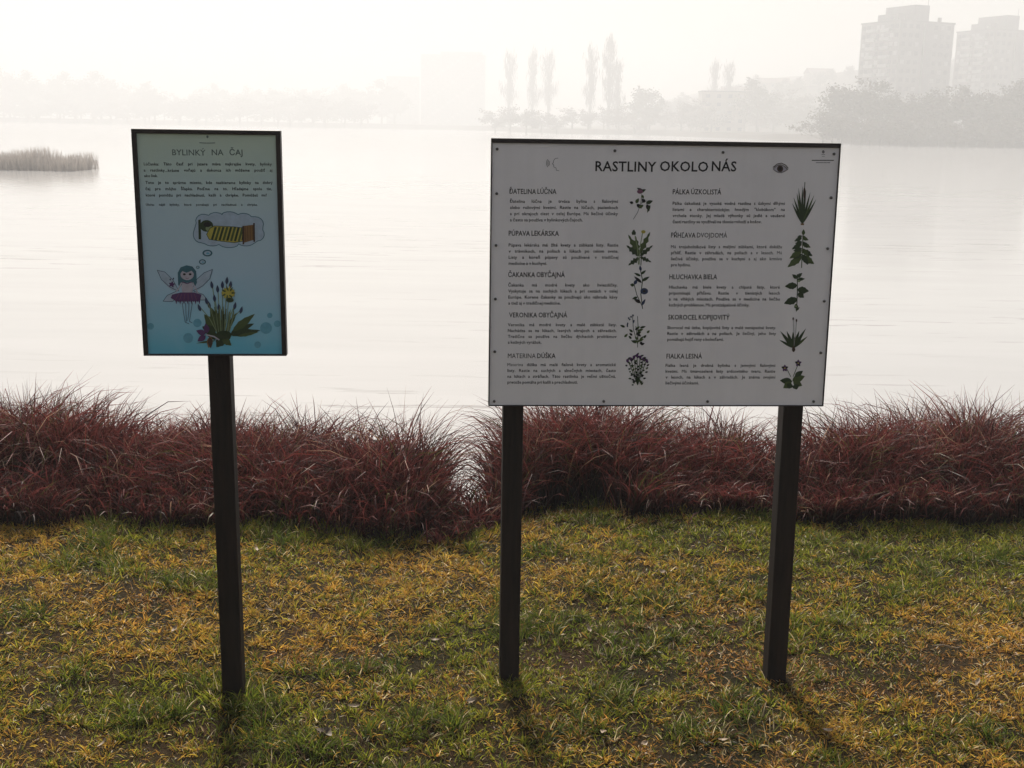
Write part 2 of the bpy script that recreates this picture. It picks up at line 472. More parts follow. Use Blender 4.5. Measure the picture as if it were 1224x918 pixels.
# right shore wood in front of the towers
rs = [(1003, 101, 334), (1022, 96, 326), (1046, 106, 320), (1064, 112, 316), (1084, 114, 320), (1104, 120, 314), (1122, 110, 318), (1138, 105, 312), (1156, 110, 314), (1174, 116, 309),
      (1192, 106, 312), (1210, 102, 308), (1228, 100, 310), (1250, 104, 310), (1275, 100, 312)]
for i, (px, top, Y) in enumerate(rs):
    plant_tree('shore_tree', bushy[i % 3], px, Y, top + random.uniform(-2, 3), 'dim leafy tree in the wood below the apartment towers', 'tree', 'trees below the apartment towers', random.uniform(1.0, 1.3))
for i in range(26):
    px = 985 + i * 11.5
    plant_tree('shore_shrub', shrub[0], px, 300 + random.uniform(-6, 5), 150 - random.uniform(0, 12) + (px - 985) * .012, 'low shrub at the waterline below the apartment towers', 'shrub', 'waterline shrubs on the right far shore', random.uniform(1.5, 2.2))
for i in range(22):
    px = 592 + i * 18.5
    plant_tree('shore_shrub', shrub[0], px, 520 + random.uniform(-8, 40), 137 - random.uniform(0, 10), 'low faint shrub on the far shore above the big board', 'shrub', 'faint shrubs along the middle far shore', random.uniform(1.3, 2.2))
# faint trees at the left
for i in range(17):
    px = -20 + i * 14.5 + random.uniform(-6, 6)
    top = 88 + 14 * vnoise(px / 45., 7.7) + (6 if px > 130 else 0) + max(0, px - 130) * .16
    plant_tree('shore_tree', bushy[(i + 1) % 3], px, 840 + random.uniform(-15, 60), top, 'faint tree in the fog above the reed island', 'tree', 'faint trees on the left far shore', random.uniform(.9, 1.3))
for i in range(24):
    px = -30 + i * 20 + random.uniform(-6, 6)
    plant_tree('shore_shrub', shrub[0], px, 800 + random.uniform(-10, 20), 122 + px * .012 - random.uniform(0, 9), 'hardly visible shrub at the far waterline left of the slab', 'shrub', 'hardly visible shrubs on the left far shore', random.uniform(1.8, 2.8))
for i in range(16):
    px = 232 + i * 16
    plant_tree('shore_tree', bushy[i % 3], px, 930 + random.uniform(-20, 60), 106 + random.uniform(-4, 8), 'hardly visible tree in the fog behind the tea sign', 'tree', 'hardly visible trees behind the small sign', random.uniform(1.0, 1.4))
for i in range(26):
    X = 70 + i * 9.5 + random.uniform(-3, 3); Y = 640 + random.uniform(0, 60) + i * 2
    px = 612 + F_PX * X / Y
    gz = float(ground_z(X, Y))
    r = tag(empty('hillside_tree', (X, Y, gz - .1), (0, 0, random.uniform(0, 6))), 'faint tree on the foggy hillside left of the towers', 'tree', 'trees on the foggy hillside')
    r.scale = (random.uniform(.8, 1.2),) * 3
    q = random.choice(bushy); link_obj('trunk', q[0], r); link_obj('crown', q[1], r)

# ------------------------------------------------------------------ reed island
def reed_island():
    a = at_depth(-60, 150, 84); c = at_depth(100, 150, 84)
    n = 6500
    x = rng.uniform(a[0] - 6, c[0], n); y = 84 + rng.uniform(-2.5, 3.0, n)
    base = np.stack([x, y, np.full(n, WATER_Z - .05)], 1)
    px = 612 + F_PX * x / 84
    prof = np.interp(px, [-100, 0, 25, 38, 58, 66, 80, 95, 112, 116], [1.1, 1.1, 1.15, 1.45, 1.3, .9, .85, 1.15, 1.05, .9])
    ln = prof * (rng.uniform(.6, 1.1, n) + .16 * (vnoise(x * 1.1, y) - .4)) + .12
    pale = rng.random(n)[:, None]
    colr = np.array([.31, .27, .24]) * (1 - pale) + np.array([.42, .37, .33]) * pale
    me = blades_mesh('reed_bed', base, ln, rng.uniform(0, 6.28, n), np.abs(rng.normal(0, .08, n)), np.abs(rng.normal(.3, .3, n)), np.full(n, .05), colr, blade_mat('dry_reed', .4), seg=2)
    tag(link_obj('reed_bed', me), 'low island of dry pale reeds standing in the lake', 'reeds', None, 'stuff')
reed_island()

# ------------------------------------------------------------------ lawn
def lawn():
    parts = []
    NT = 11000                                                   # tufts of blades that fan out from a common root, and loose blades between them
    tx = rng.uniform(-3.4, 3.4, NT); ty = rng.uniform(1.7, 5.3, NT)
    tr = rng.uniform(.008, .030, NT) * rng.choice([1, 1, 1, 1.7], NT)
    N = 500000
    ti = rng.integers(0, NT, N)
    rr = np.abs(rng.normal(0, 1, N)); ra = rng.uniform(0, 6.283, N)
    loose = rng.random(N) < .30
    x = np.where(loose, rng.uniform(-3.4, 3.4, N), tx[ti] + tr[ti] * rr * np.cos(ra)); y = np.where(loose, rng.uniform(1.7, 5.3, N), ty[ti] + tr[ti] * rr * np.sin(ra))
    ra = np.where(loose, rng.uniform(0, 6.283, N), ra); rr = np.where(loose, rng.uniform(.3, 1.6, N), rr)
    tj = rng.random(NT)[ti]; tj = np.where(loose, rng.random(N), tj)
    e = front_edge(x)
    core = (np.abs(x) < .47 * y + .28) & (y > 2.5)
    ok = (y < e + .30) & (np.abs(x) < .47 * y + 1.5) & (core | (rng.random(N) < .38))
    big = np.where(core, 1.04, 1.5)
    x, y, e, ra, rr, tj, big = [q[ok] for q in (x, y, e, ra, rr, tj, big)]
    for (cx, cy) in ((-.81, 3.17), (0.0, 3.37), (.86, 3.42)):
        q = 420; aa = rng.uniform(0, 6.283, q); r0 = .045 + np.abs(rng.normal(0, .035, q))
        x = np.concatenate([x, cx + r0 * np.cos(aa)]); y = np.concatenate([y, cy + .03 + r0 * np.sin(aa)])
        ra = np.concatenate([ra, aa]); rr = np.concatenate([rr, rng.uniform(.1, .9, q)]); tj = np.concatenate([tj, rng.uniform(.8, 1.6, q)]); big = np.concatenate([big, np.ones(q)])
    e = front_edge(x)
    M = 60000
    x2 = rng.uniform(-6.5, 6.5, M); y2 = rng.uniform(-1.5, 5.3, M); e2 = front_edge(x2)
    k = (y2 < e2 + .2) & ((np.abs(x2) > np.minimum(.47 * y2 + 1.45, 3.35)) | (y2 < 1.75))
    x = np.concatenate([x, x2[k]]); y = np.concatenate([y, y2[k]]); e = np.concatenate([e, e2[k]])
    nk = k.sum(); ra = np.concatenate([ra, rng.uniform(0, 6.283, nk)]); rr = np.concatenate([rr, rng.uniform(.3, 1.6, nk)]); tj = np.concatenate([tj, rng.random(nk)]); big = np.concatenate([big, np.full(nk, 1.9)])
    N = len(x)
    green = fbm(x * 1.1 + 4, y * 1.9 + 7, 3)
    tuft = fbm(x * 5.5 + 31, y * 5.5 + 12, 2)
    bare = fbm(x * 1.7 + 80, y * 2.6 + 61, 3)
    # worn soil round the two posts of the big board
    for (cx, cy, rx, ry) in ((.12, 3.55, .34, .17), (.78, 3.50, .30, .14), (1.75, 3.62, .40, .13)):
        g = np.exp(-(((x - cx) / rx) ** 2 + ((y - cy) / ry) ** 2)); bare = bare + .30 * g; green = green - .16 * g
    golden = np.exp(-((y - (e - .28)) / .22) ** 2) * (x < .6)          # straw coloured strip in front of the tall grass
    green = green - .13 * golden
    green = green + .10 * smooth(.9, 1.8, x) * smooth(4.0, 4.6, y)
    keep = rng.random(N) > np.clip((bare - .62) * 2, 0, .15)
    x, y, e, green, tuft, bare, golden, ra, rr, tj, big = [q[keep] for q in (x, y, e, green, tuft, bare, golden, ra, rr, tj, big)]
    N = len(x)
    z = ground_z(x, y)
    r1, r2, r3 = rng.random(N), rng.random(N), rng.random((N, 1))
    fine = fbm(x * 14 + 3, y * 14 + 70, 2)
    pg = smooth(.36, .64, green + .34 * (tuft - .5) + .25 * (fine - .5) + .22 * (tj - .5))
    isg = r1 < .10 + .80 * pg
    dark_green = np.array([.040, .078, .012]); lite_green = np.array([.31, .31, .030])
    olive_gold = np.array([.44, .34, .050]); gold = np.array([.56, .34, .055]); rust = np.array([.36, .15, .040]); dead = np.array([.10, .060, .034])
    straw = np.array([.60, .50, .30])
    gcol = dark_green * (1 - r3) + lite_green * r3
    tb = smooth(.52, .70, tuft)[:, None]
    gcol = gcol * (1 - .65 * tb) + dark_green * .65 * tb
    hue = np.clip(smooth(.35, .65, bare)[:, None] * .8 + .5 * golden[:, None] * rng.random((N, 1)), 0, 1)
    dcol = (olive_gold * (1 - hue) + gold * hue) * (1 - r3 * .8) + rust * r3 * .8
    rb = smooth(.58, .74, bare)[:, None]
    dcol = dcol * (1 - .55 * rb) + np.array([.25, .11, .055]) * .55 * rb
    colr = np.where(isg[:, None], gcol, dcol)
    st = r2 < .05 + .05 * smooth(.5, .7, bare)
    colr[st] = straw * rng.uniform(.6, 1.1, (st.sum(), 1))
    dd_ = (r2 > .88)
    colr[dd_] = dead * rng.uniform(.6, 1.5, (dd_.sum(), 1))
    colr *= rng.uniform(.8, 1.95, (N, 1))
    ln = rng.uniform(.017, .044, N) * (.75 + .5 * tj) * (.8 + .9 * smooth(.52, .75, tuft) * pg + .35 * smooth(.3, 0, e - y))
    ln *= (1 - .25 * smooth(.55, .75, bare)) * big
    az = ra + rng.normal(0, .5, N)
    lie = np.clip(.15 + .42 * rr + rng.normal(0, .2, N) + np.where(isg, -.05, .25), .02, 1.45)
    th1 = lie + rng.uniform(.2, 1.5, N)
    wd = rng.uniform(.0020, .0045, N) * big
    base = np.stack([x, y, z - .003], 1)
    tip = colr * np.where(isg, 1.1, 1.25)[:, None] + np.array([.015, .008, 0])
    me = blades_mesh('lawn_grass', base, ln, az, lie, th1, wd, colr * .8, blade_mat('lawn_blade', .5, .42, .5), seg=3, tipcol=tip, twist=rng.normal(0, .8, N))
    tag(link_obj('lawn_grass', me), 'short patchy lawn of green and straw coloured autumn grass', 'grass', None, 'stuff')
lawn()

# ------------------------------------------------------------------ tall dry grass along the bank
sedge_mat = blade_mat('dry_red_brown_sedge', .38, .5, .35)
def top_height(x):
    return .325 - .02 * smooth(.2, .8, np.asarray(x)) + .055 * (vnoise(x * 2.2 + 11, 2.0) - .5) * 2 + .04 * (vnoise(x * 6 + 5, 8.0) - .5) * 2

def sedge(label, x0, x1, n, hscale, depth0, depth1, stalks, seed):
    rg = np.random.default_rng(seed)
    nc = max(4, int((x1 - x0) * (depth1 - depth0) * 26))
    cx = rg.uniform(x0, x1, nc); cd = rg.uniform(depth0, depth1, nc)
    ca = rg.uniform(0, 6.283, nc); 
    k = rg.integers(0, nc, n)
    x = cx[k] + rg.normal(0, .085, n); dd = cd[k] + rg.normal(0, .085, n)
    x = np.clip(x, x0 - .02, x1 + .02); dd = np.maximum(dd, depth0 - .03)
    y = front_edge(x) + dd
    z = ground_z(x, y)
    edge = np.minimum(smooth(x0 - .05, x0 + .2, x), smooth(x1 + .05, x1 - .26, x)) * .5 + .5
    H = top_height(x) * hscale * edge + .11 * np.clip(dd, 0, 1.0)
    sweep = (fbm(x * 1.5 + 3, y * 1.5 + seed, 2) - .5) * 9
    az = np.where(rg.random(n) < .62, sweep + rg.normal(0, 1.0, n) + np.where(rg.random(n) < .35, math.pi, 0), rg.uniform(0, 6.283, n))
    th0 = np.abs(rg.normal(.10, .16, n)); th1 = th0 + np.abs(rg.normal(.95, .60, n))
    ln = H * rg.uniform(.75, 1.25, n) * (1 + .28 * np.clip(th1 - .4, 0, 2))
    ln *= .50 + .50 * smooth(0, .5, dd)
    short = rg.random(n) < .22
    ln[short] *= rg.uniform(.35, .7, short.sum())
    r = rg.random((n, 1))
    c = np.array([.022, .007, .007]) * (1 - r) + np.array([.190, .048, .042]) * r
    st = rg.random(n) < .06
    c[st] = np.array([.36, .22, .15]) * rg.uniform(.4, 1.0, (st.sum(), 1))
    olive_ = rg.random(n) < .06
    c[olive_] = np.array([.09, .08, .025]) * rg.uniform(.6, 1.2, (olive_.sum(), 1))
    base = np.stack([x, y, z - .02], 1)
    w = rg.uniform(.0032, .0078, n)
    if stalks:
        sx = rg.uniform(x0, x1, stalks); sd = rg.uniform(depth0 + .1, depth1, stalks); sy = front_edge(sx) + sd
        base = np.concatenate([base, np.stack([sx, sy, ground_z(sx, sy) - .02], 1)])
        hs = (top_height(sx) + .11 * sd) * rg.uniform(1.05, 1.38, stalks)
        ln = np.concatenate([ln, hs]); az = np.concatenate([az, rg.uniform(0, 6.283, stalks)])
        th0 = np.concatenate([th0, np.abs(rg.normal(0, .10, stalks))]); th1 = np.concatenate([th1, np.abs(rg.normal(.2, .35, stalks))])
        w = np.concatenate([w, rg.uniform(.0022, .0036, stalks)])
        c = np.concatenate([c, np.array([.17, .10, .065]) * rg.uniform(.5, 1.4, (stalks, 1))])
    me = blades_mesh('dry_grass_bed', base, ln, az, th0, th1, w, c * .10, sedge_mat, seg=5, power=1.5, tipcol=c * 2.0, twist=rg.normal(0, .7, len(ln)), taper=3.0, colpow=2.2)  # blade colour darkened towards the roots, painting in the shade low in the bed
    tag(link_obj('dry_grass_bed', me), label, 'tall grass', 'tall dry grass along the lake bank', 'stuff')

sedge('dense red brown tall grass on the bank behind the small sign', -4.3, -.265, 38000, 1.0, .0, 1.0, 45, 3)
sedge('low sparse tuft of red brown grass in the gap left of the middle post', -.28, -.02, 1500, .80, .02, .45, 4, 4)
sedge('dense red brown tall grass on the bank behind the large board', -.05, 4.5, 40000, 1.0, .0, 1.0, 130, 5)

# ------------------------------------------------------------------ signs
def rot3(y, lx, ly):
    return Matrix.Rotation(y, 3, 'Z') @ Matrix.Rotation(lx, 3, 'X') @ Matrix.Rotation(ly, 3, 'Y')

class Board:
    """local frame: x right, z up, the front looks along -y; origin on the ground below the board"""
    def __init__(s, o, y, lx, ly, w, h, hb):
        s.R = rot3(R(y), R(lx), R(ly)); s.w, s.h, s.hb = w, h, hb
        s.o = Vector(o) + Vector((0, 0, CAM_H))
        s.base = s.o + s.R @ Vector((0, 0, -hb))
        s.n = s.R @ Vector((0, 1, 0))
    def at(s, px, py):
        v = Vector(ray(px, py)); c = Vector((0, 0, CAM_H))
        t = (s.o - c).dot(s.n) / v.dot(s.n)
        q = s.R.transposed() @ (c + v * t - s.base)
        return q.x, q.z

BL = Board((-.8128, 3.176, -.6326), 4.099, .46, -.16, .3855, .6049, 1.0177)
BR = Board((.4306, 3.403, -.8068), 3.843, -1.12, -.063, 1.0, .7685, .8817)

wood = noisy('dark_brown_stained_timber', (.008, .0055, .0045), (.026, .015, .011), 9, .7, .25, .3, 5, vscale=(6, 6, .6))
frame_m = noisy('dark_brown_frame_paint', (.016, .011, .010), (.028, .019, .016), 14, .5, .1, .35)
screw_m = noisy('dark_screw_head', (.08, .075, .07), (.13, .12, .11), 200, .4)
white_panel = None
mm, nt, b = mat('white_printed_panel')
n = nodes_noise(nt, 3.0, 5, .65); n2 = nodes_noise(nt, 1.2, 2)
r_ = ramp(nt, n.outputs['Fac'], [(.25, (.78, .755, .76)), (.6, (.83, .805, .81))])
n4 = nodes_noise(nt, 1.0, 5, .6, vscale=(17, 1, 1.2))
r4 = ramp(nt, n4.outputs['Fac'], [(.30, (.86, .86, .85)), (.55, (1, 1, 1))])
mxp = nt.nodes.new('ShaderNodeMix'); mxp.data_type = 'RGBA'; mxp.blend_type = 'MULTIPLY'; mxp.inputs['Factor'].default_value = .28
nt.links.new(r_.outputs['Color'], mxp.inputs[6]); nt.links.new(r4.outputs['Color'], mxp.inputs[7])
nt.links.new(mxp.outputs[2], b.inputs['Base Color'])
b.inputs['Roughness'].default_value = .42; b.inputs['Specular IOR Level'].default_value = .35
white_panel = mm
# printed background of the small sign: a water-colour wash from sage green to turquoise
mm, nt, b = mat('watercolour_printed_panel')
tc = nt.nodes.new('ShaderNodeTexCoord'); sx = nt.nodes.new('ShaderNodeSeparateXYZ'); nt.links.new(tc.outputs['Generated'], sx.inputs['Vector'])
n = nodes_noise(nt, 6.0, 4, .6)
ad = nt.nodes.new('ShaderNodeMath'); ad.operation = 'MULTIPLY_ADD'; ad.inputs[1].default_value = .22
nt.links.new(n.outputs['Fac'], ad.inputs[0]); nt.links.new(sx.outputs['Z'], ad.inputs[2])
sb = nt.nodes.new('ShaderNodeMath'); sb.operation = 'SUBTRACT'; sb.inputs[1].default_value = .11
nt.links.new(ad.outputs['Value'], sb.inputs[0])
r_ = ramp(nt, sb.outputs['Value'], [(.02, (.15, .50, .66)), (.14, (.28, .56, .70)), (.35, (.41, .58, .70)), (.66, (.46, .60, .66)), (.86, (.50, .63, .57)), (1.0, (.52, .62, .50))])
nt.links.new(r_.outputs['Color'], b.inputs['Base Color'])
b.inputs['Roughness'].default_value = .35; b.inputs['Specular IOR Level'].default_value = .35
blue_panel = mm

# ---- lettering
_fc = bpy.data.curves.new('lettering', 'FONT'); _fo = bpy.data.objects.new('lettering', _fc); COL.objects.link(_fo)
_cache = {}
def word_geo(wd, bold):
    if 'M' in wd: bold = 0.0
    key = (wd, bold)
    if key in _cache: return _cache[key]
    _fc.body = wd; _fc.size = 1.0; _fc.resolution_u = 2; _fc.offset = bold; _fc.space_character = 1.04
    dg = bpy.context.evaluated_depsgraph_get(); dg.update()
    me = bpy.data.meshes.new_from_object(_fo.evaluated_get(dg))
    v = np.zeros(len(me.vertices) * 3, np.float32); me.vertices.foreach_get('co', v); v = v.reshape(-1, 3)[:, :2]
    fs = [tuple(p.vertices) for p in me.polygons]
    bpy.data.meshes.remove(me)
    g = (v, fs, float(v[:, 0].min()), float(v[:, 0].max()))
    _cache[key] = g
    return g

class Print:
    def __init__(s, board):
        s.B = board; s.v = []; s.f = []; s.mi = []; s.mats = []; s.k = 0
    def _m(s, m_):
        if m_ not in s.mats: s.mats.append(m_)
        return s.mats.index(m_)
    def raw(s, uv, fs, m_, lift=None):
        yv = -.0006 - s.k * 2e-5 if lift is None else lift
        b = len(s.v); s.v += [(float(u), yv, float(w)) for u, w in uv]
        s.f += [tuple(i + b for i in f) for f in fs]; s.mi += [s._m(m_)] * len(fs)
    def poly(s, pts, m_):
        s.k += 1
        s.raw([s.B.at(*p) for p in pts], [tuple(range(len(pts)))], m_)
    def ell(s, cx, cy_, rx, ry, m_, ang=0, n=18, a0=0, a1=360):
        c, sn = math.cos(R(ang)), math.sin(R(ang)); pts = []
        for i in range(n):
            t = R(a0 + (a1 - a0) * i / (n if a1 - a0 == 360 else n - 1)); ux, uy = rx * math.cos(t), ry * math.sin(t)
            pts.append((cx + ux * c + uy * sn, cy_ - (-ux * sn + uy * c) * 1.0))
        s.poly(pts, m_)
    def line(s, pts, w, m_, closed=False):
        s.k += 1
        P = [np.array(p, float) for p in pts]
        if closed: P.append(P[0])
        for i, (a, b) in enumerate(zip(P[:-1], P[1:])):
            d_ = b - a; l = np.linalg.norm(d_)
            if l < 1e-6: continue
            nn = np.array([-d_[1], d_[0]]) / l * w / 2; ex = d_ / l * w * .25
            s.k += .12
            s.raw([s.B.at(*(a - nn - ex)), s.B.at(*(b - nn + ex)), s.B.at(*(b + nn + ex)), s.B.at(*(a + nn - ex))], [(0, 1, 2, 3)], m_)
    def leaf(s, x, y, ang, ln, wd, m_, jag=0):
        c, sn = math.cos(R(ang)), math.sin(R(ang)); L_, Rr = [], []
        n = 8
        for i in range(n + 1):
            t = i / n; w = wd * .5 * math.sin(math.pi * t ** .8) * (1 + (jag if i % 2 else -jag))
            for arr, sg in ((L_, 1), (Rr, -1)):
                ux, uy = ln * t, sg * w
                arr.append((x + ux * c - uy * sn, y - (ux * sn + uy * c)))
        s.poly(L_ + Rr[::-1][1:-1], m_)
    def text_line(s, words, x0, x1, yb, size, bold, m_, justify=True, centre=False):
        """words on the base line yb (photo pixels), from x0 to x1; size in metres"""
        ua, wa = s.B.at(x0, yb); ub, wb = s.B.at(x1, yb); Wd = ub - ua
        gs = [word_geo(w, bold) for w in words]
        ws = [(g[3] - g[2]) * size for g in gs]; sp = .27 * size
        tot = sum(ws) + sp * (len(ws) - 1); kx = 1.0
        if tot > Wd: kx = Wd / tot; sp *= kx
        elif justify and len(ws) > 1: sp = (Wd - sum(ws)) / (len(ws) - 1)
        elif justify: kx = Wd / tot
        cur = ua + ((Wd - tot) / 2 if centre and tot < Wd else 0)
        s.k += 1
        for g, w in zip(gs, ws):
            base = cur
            uv = [(base + (vx - g[2]) * size * kx, wa + (wb - wa) * ((base - ua) / Wd) + vy * size) for vx, vy in g[0]]
            s.raw(uv, g[1], m_)
            cur += w * kx + sp
    def build(s, name, parent):
        me = bpy.data.meshes.new(name); me.from_pydata(s.v, [], s.f)
        for m_ in s.mats: me.materials.append(m_)
        me.polygons.foreach_set('material_index', s.mi); me.update()
        return link_obj(name, me, parent)

black = ink('black_print', (.018, .016, .017)); grey_ink = ink('grey_print', (.22, .21, .21)); green_ink = ink('grey_green_lettering', (.15, .20, .18))
dgreen = ink('dark_green_print', (.030, .050, .020)); mgreen = ink('leaf_green_print', (.065, .095, .030)); lgreen = ink('pale_green_print', (.20, .26, .13))
brown = ink('brown_print', (.20, .11, .04)); dbrown = ink('dark_brown_print', (.06, .035, .025)); yellow = ink('yellow_print', (.42, .36, .06))
purple = ink('purple_print', (.09, .035, .12)); dblue = ink('dark_blue_print', (.03, .045, .10)); skin = ink('pale_skin_print', (.42, .40, .46))
teal = ink('teal_hair_print', (.04, .13, .17)); paleblue = ink('pale_lilac_print', (.37, .47, .57)); bubble = ink('blue_bubble_print', (.13, .36, .48)); pink = ink('rose_print', (.20, .08, .13))

def frame(root, B, top, bot, side, depth):
    w, h, z = B.w / 2, B.h, B.hb
    for (x0, x1, z0, z1) in ((-w, w, z + h - top, z + h), (-w, w, z, z + bot), (-w, -w + side, z + bot, z + h - top), (w - side, w, z + bot, z + h - top)):
        b = MB(); b.box(x0, x1, -.006, depth, z0, z1); b.build('frame_rail', frame_m, root, bevel=.0012)

def sign_root(name, B, label, cat, group):
    r = empty(name, B.base); r.rotation_mode = 'QUATERNION'; r.rotation_quaternion = B.R.to_quaternion()
    return tag(r, label, cat, group)

def post(root, x, ztop, w=.06):
    b = MB(); b.box(x - w / 2, x + w / 2, .004, .004 + w, -.16, ztop)
    o = b.build('post', wood, root, bevel=.003)
    return o

def screw(parent, u, w):
    b = MB(); n = 8; ring = [(math.cos(2 * math.pi * i / n) * .0042, -.0035, math.sin(2 * math.pi * i / n) * .0042) for i in range(n)]
    ring2 = [(p[0] * .7, -.0052, p[2] * .7) for p in ring]; back = [(p[0] * 1.0, .002, p[2]) for p in ring]
    b.add(back + ring + ring2, [(i, (i + 1) % n, n + (i + 1) % n, n + i) for i in range(n)] + [(n + i, n + (i + 1) % n, 2 * n + (i + 1) % n, 2 * n + i) for i in range(n)] + [tuple(range(2 * n, 3 * n))])
    if 'screw' not in _cache: _cache['screw'] = b.mesh('screw', screw_m)
    return link_obj('screw', _cache['screw'], parent, (u, 0, w))

# ================================================= large board
rootR = sign_root('information_board', BR, 'large white plant information board on two dark posts', 'information board', 'information signs by the lake')
frame(rootR, BR, .0125, .003, .003, .022)
b = MB(); b.box(-.497, .497, .0, .0038, BR.hb + .003, BR.hb + BR.h - .0125); panR = b.build('panel', white_panel, rootR)
b = MB(); b.box(-.497, .497, .0042, .0215, BR.hb + .003, BR.hb + BR.h - .0125); b.build('backing_board', frame_m, rootR)
for x in (-.4247, .4183):
    o = post(rootR, x, BR.hb + BR.h - .03); o.location.y = .018
hb, hh = BR.hb, BR.h
for u in (-.483, -.15, .16, .482): screw(panR, u, hb + hh - .030)
for f in (.80, .61, .41, .21):
    screw(panR, -.483, hb + hh * f); screw(panR, .482, hb + hh * f)
for u in (-.483, -.16, .15, .47): screw(panR, u, hb + .014)

P = Print(BR); P.text_line('RASTLINY OKOLO NÁS'.split(), 711.5, 880, 204.3, .0395, .015, black); P.build('title_text', panR)
entries_l = [
 ('ĎATELINA LÚČNA', 609, 665, 231.5, 242.3, 7.4, 609.5, 738.5, ['Ďatelina lúčna je trváca bylina s fialovými', 'alebo ružovými kvetmi. Rastie na lúčach, pasienkoch', 'a pri okrajoch ciest v celej Európe. Má liečivé účinky', 'a často sa používa v bylinkových čajoch.']),
 ('PÚPAVA LEKÁRSKA', 608, 668, 281.6, 294.6, 7.3, 608, 739, ['Púpava lekárska má žlté kvety a zúbkaté listy. Rastie', 'v trávnikoch, na poliach a lúkach po celom svete.', 'Listy a koreň púpavy sú používané v tradičnej', 'medicíne a v kuchyni.']),
 ('ČAKANKA OBYČAJNÁ', 607.5, 675, 331, 342.4, 7.2, 607.5, 738, ['Čakanka má modré kvety ako hviezdičky.', 'Vyskytuje sa na suchých lúkach a pri cestách v celej', 'Európe. Korene čakanky sa používajú ako náhrada kávy', 'a tiež aj v tradičnej medicíne.']),
 ('VERONIKA OBYČAJNÁ', 608.5, 678, 379.2, 389.8, 7.0, 607, 737, ['Veronika má modré kvety a malé zúbkaté listy.', 'Nachádza sa na lúkach, lesných okrajoch a záhradách.', 'Tradične sa používa na liečbu dýchacích problémov', 'a kožných vyrážok.']),
 ('MATERINA DÚŠKA', 607, 664, 428, 437.5, 7.0, 606.5, 736, ['Materina dúška má malé fialové kvety a aromatické', 'listy. Rastie na suchých a slnečných miestach, často', 'na lúkach a stráňach. Táto rastlinka je veľmi užitočná,', 'pretože pomáha pri kašli a prechladnutí.']),
]
entries_r = [
 ('PÁLKA ÚZKOLISTÁ', 804, 862, 232, 244.8, 7.3, 804, 938, ['Pálka úzkolistá je vysoká vodná rastlina s úzkymi dlhými', 'listami a charakteristickým hnedým "klobúkom" na', 'vrchole stonky. Jej mladé výhonky sú jedlé a usušené', 'časti rastliny sa využívali na tkanie rohoží a košov.']),
 ('PŔHĽAVA DVOJDOMÁ', 802, 869, 283.8, 296.6, 7.2, 802, 934.5, ['Má trojuholníkové listy s malými zúbkami, ktoré dokážu', 'pŕhliť. Rastie v záhradách, na poliach a v lesoch. Má', 'liečivé účinky, používa sa v kuchyni a aj ako krmivo', 'pre hydinu.']),
 ('HLUCHAVKA BIELA', 800, 857, 333.6, 344.9, 7.1, 799.5, 932, ['Hluchavka má biele kvety a chlpaté listy, ktoré', 'pripomínajú pŕhľavu. Rastie v tienistých lesoch', 'a na vlhkých miestach. Používa sa v medicíne na liečbu', 'kožných problémov. Má protizápalové účinky.']),
 ('SKOROCEL KOPIJOVITÝ', 798.5, 872, 381.8, 393.3, 7.0, 797.5, 927.5, ['Skorocel má úzke, kopijovité listy a malé nenápadné kvety.', 'Rastie v záhradách a na poliach. Je liečivý, jeho listy', 'pomáhajú hojiť rany s bolesťami.']),
 ('FIALKA LESNÁ', 796.5, 839, 428.4, 438.4, 7.0, 795.5, 926.5, ['Fialka lesná je drobná bylinka s jemnými fialovými', 'kvetmi. Má tmavozelené listy srdcovitého tvaru. Rastie', 'v lesoch, na lúkach a v záhradách. Je známa svojimi', 'liečivými účinkami.']),
]
for hd, hx0, hx1, hy, by, sp_, x0, x1, lines in entries_l + entries_r:
    P = Print(BR); P.text_line(hd.split(), hx0, hx1, hy, .0200, .012, black); P.build('heading_text', panR)
    P = Print(BR)
    for i, tline in enumerate(lines):
        P.text_line(tline.split(), x0, x1, by + i * sp_, .0126, .013, black, justify=(i < len(lines) - 1))
    P.build('body_text', panR)

# ---- plant pictures of the large board
def pic(): return Print(BR)
random.seed(21)
p = pic()      # meadow clover
p.line([(757, 262), (762, 254), (766, 243), (767, 232)], .7, grey_ink); p.line([(766, 243), (773, 240)], .7, mgreen)
for (x, y, a, l, w) in ((764, 230, 25, 9, 4), (769, 229, 150, 9, 3.6), (767, 233, 300, 5, 3), (757, 243, 160, 5, 3.4), (760, 243, 60, 7, 4), (761, 244, 320, 8, 4.4), (771, 242, 130, 6, 4.4), (772, 243, 20, 9, 4.6), (773, 244, 290, 9, 4.4), (769, 245, 210, 7, 3.4), (777, 245, 250, 10, 3)):
    p.leaf(x, y, a, l, w, random.choice((dgreen, black, mgreen)))
p.ell(765, 229, 3.6, 2.6, pink); p.build('plant_picture', panR)
p = pic()      # dandelion
for (x, y, a, l, w) in ((764, 305, 118, 28, 6), (764, 304, 64, 30, 6), (764, 306, 140, 20, 6), (765, 306, 40, 20, 5), (764, 308, 215, 16, 5.5), (765, 307, 335, 15, 4.5), (763, 303, 100, 22, 5)):
    p.leaf(x, y, a, l, w, random.choice((dgreen, dgreen, mgreen)), .35)
p.line([(764, 316), (765, 295), (768, 278)], .9, lgreen); p.line([(763, 316), (762, 296), (759, 282)], .9, lgreen); p.line([(766, 317), (767, 300)], .9, dgreen)
p.ell(769, 277, 2.6, 2.0, yellow); p.leaf(756, 281, 70, 7, 4, dgreen); p.leaf(759, 281, 110, 7, 4, dgreen); p.build('plant_picture', panR)
p = pic()      # chicory
p.line([(768, 369), (766, 352), (768, 335), (765, 320)], 1.0, dgreen); p.line([(768, 367), (761, 352), (758, 340)], .8, dgreen)
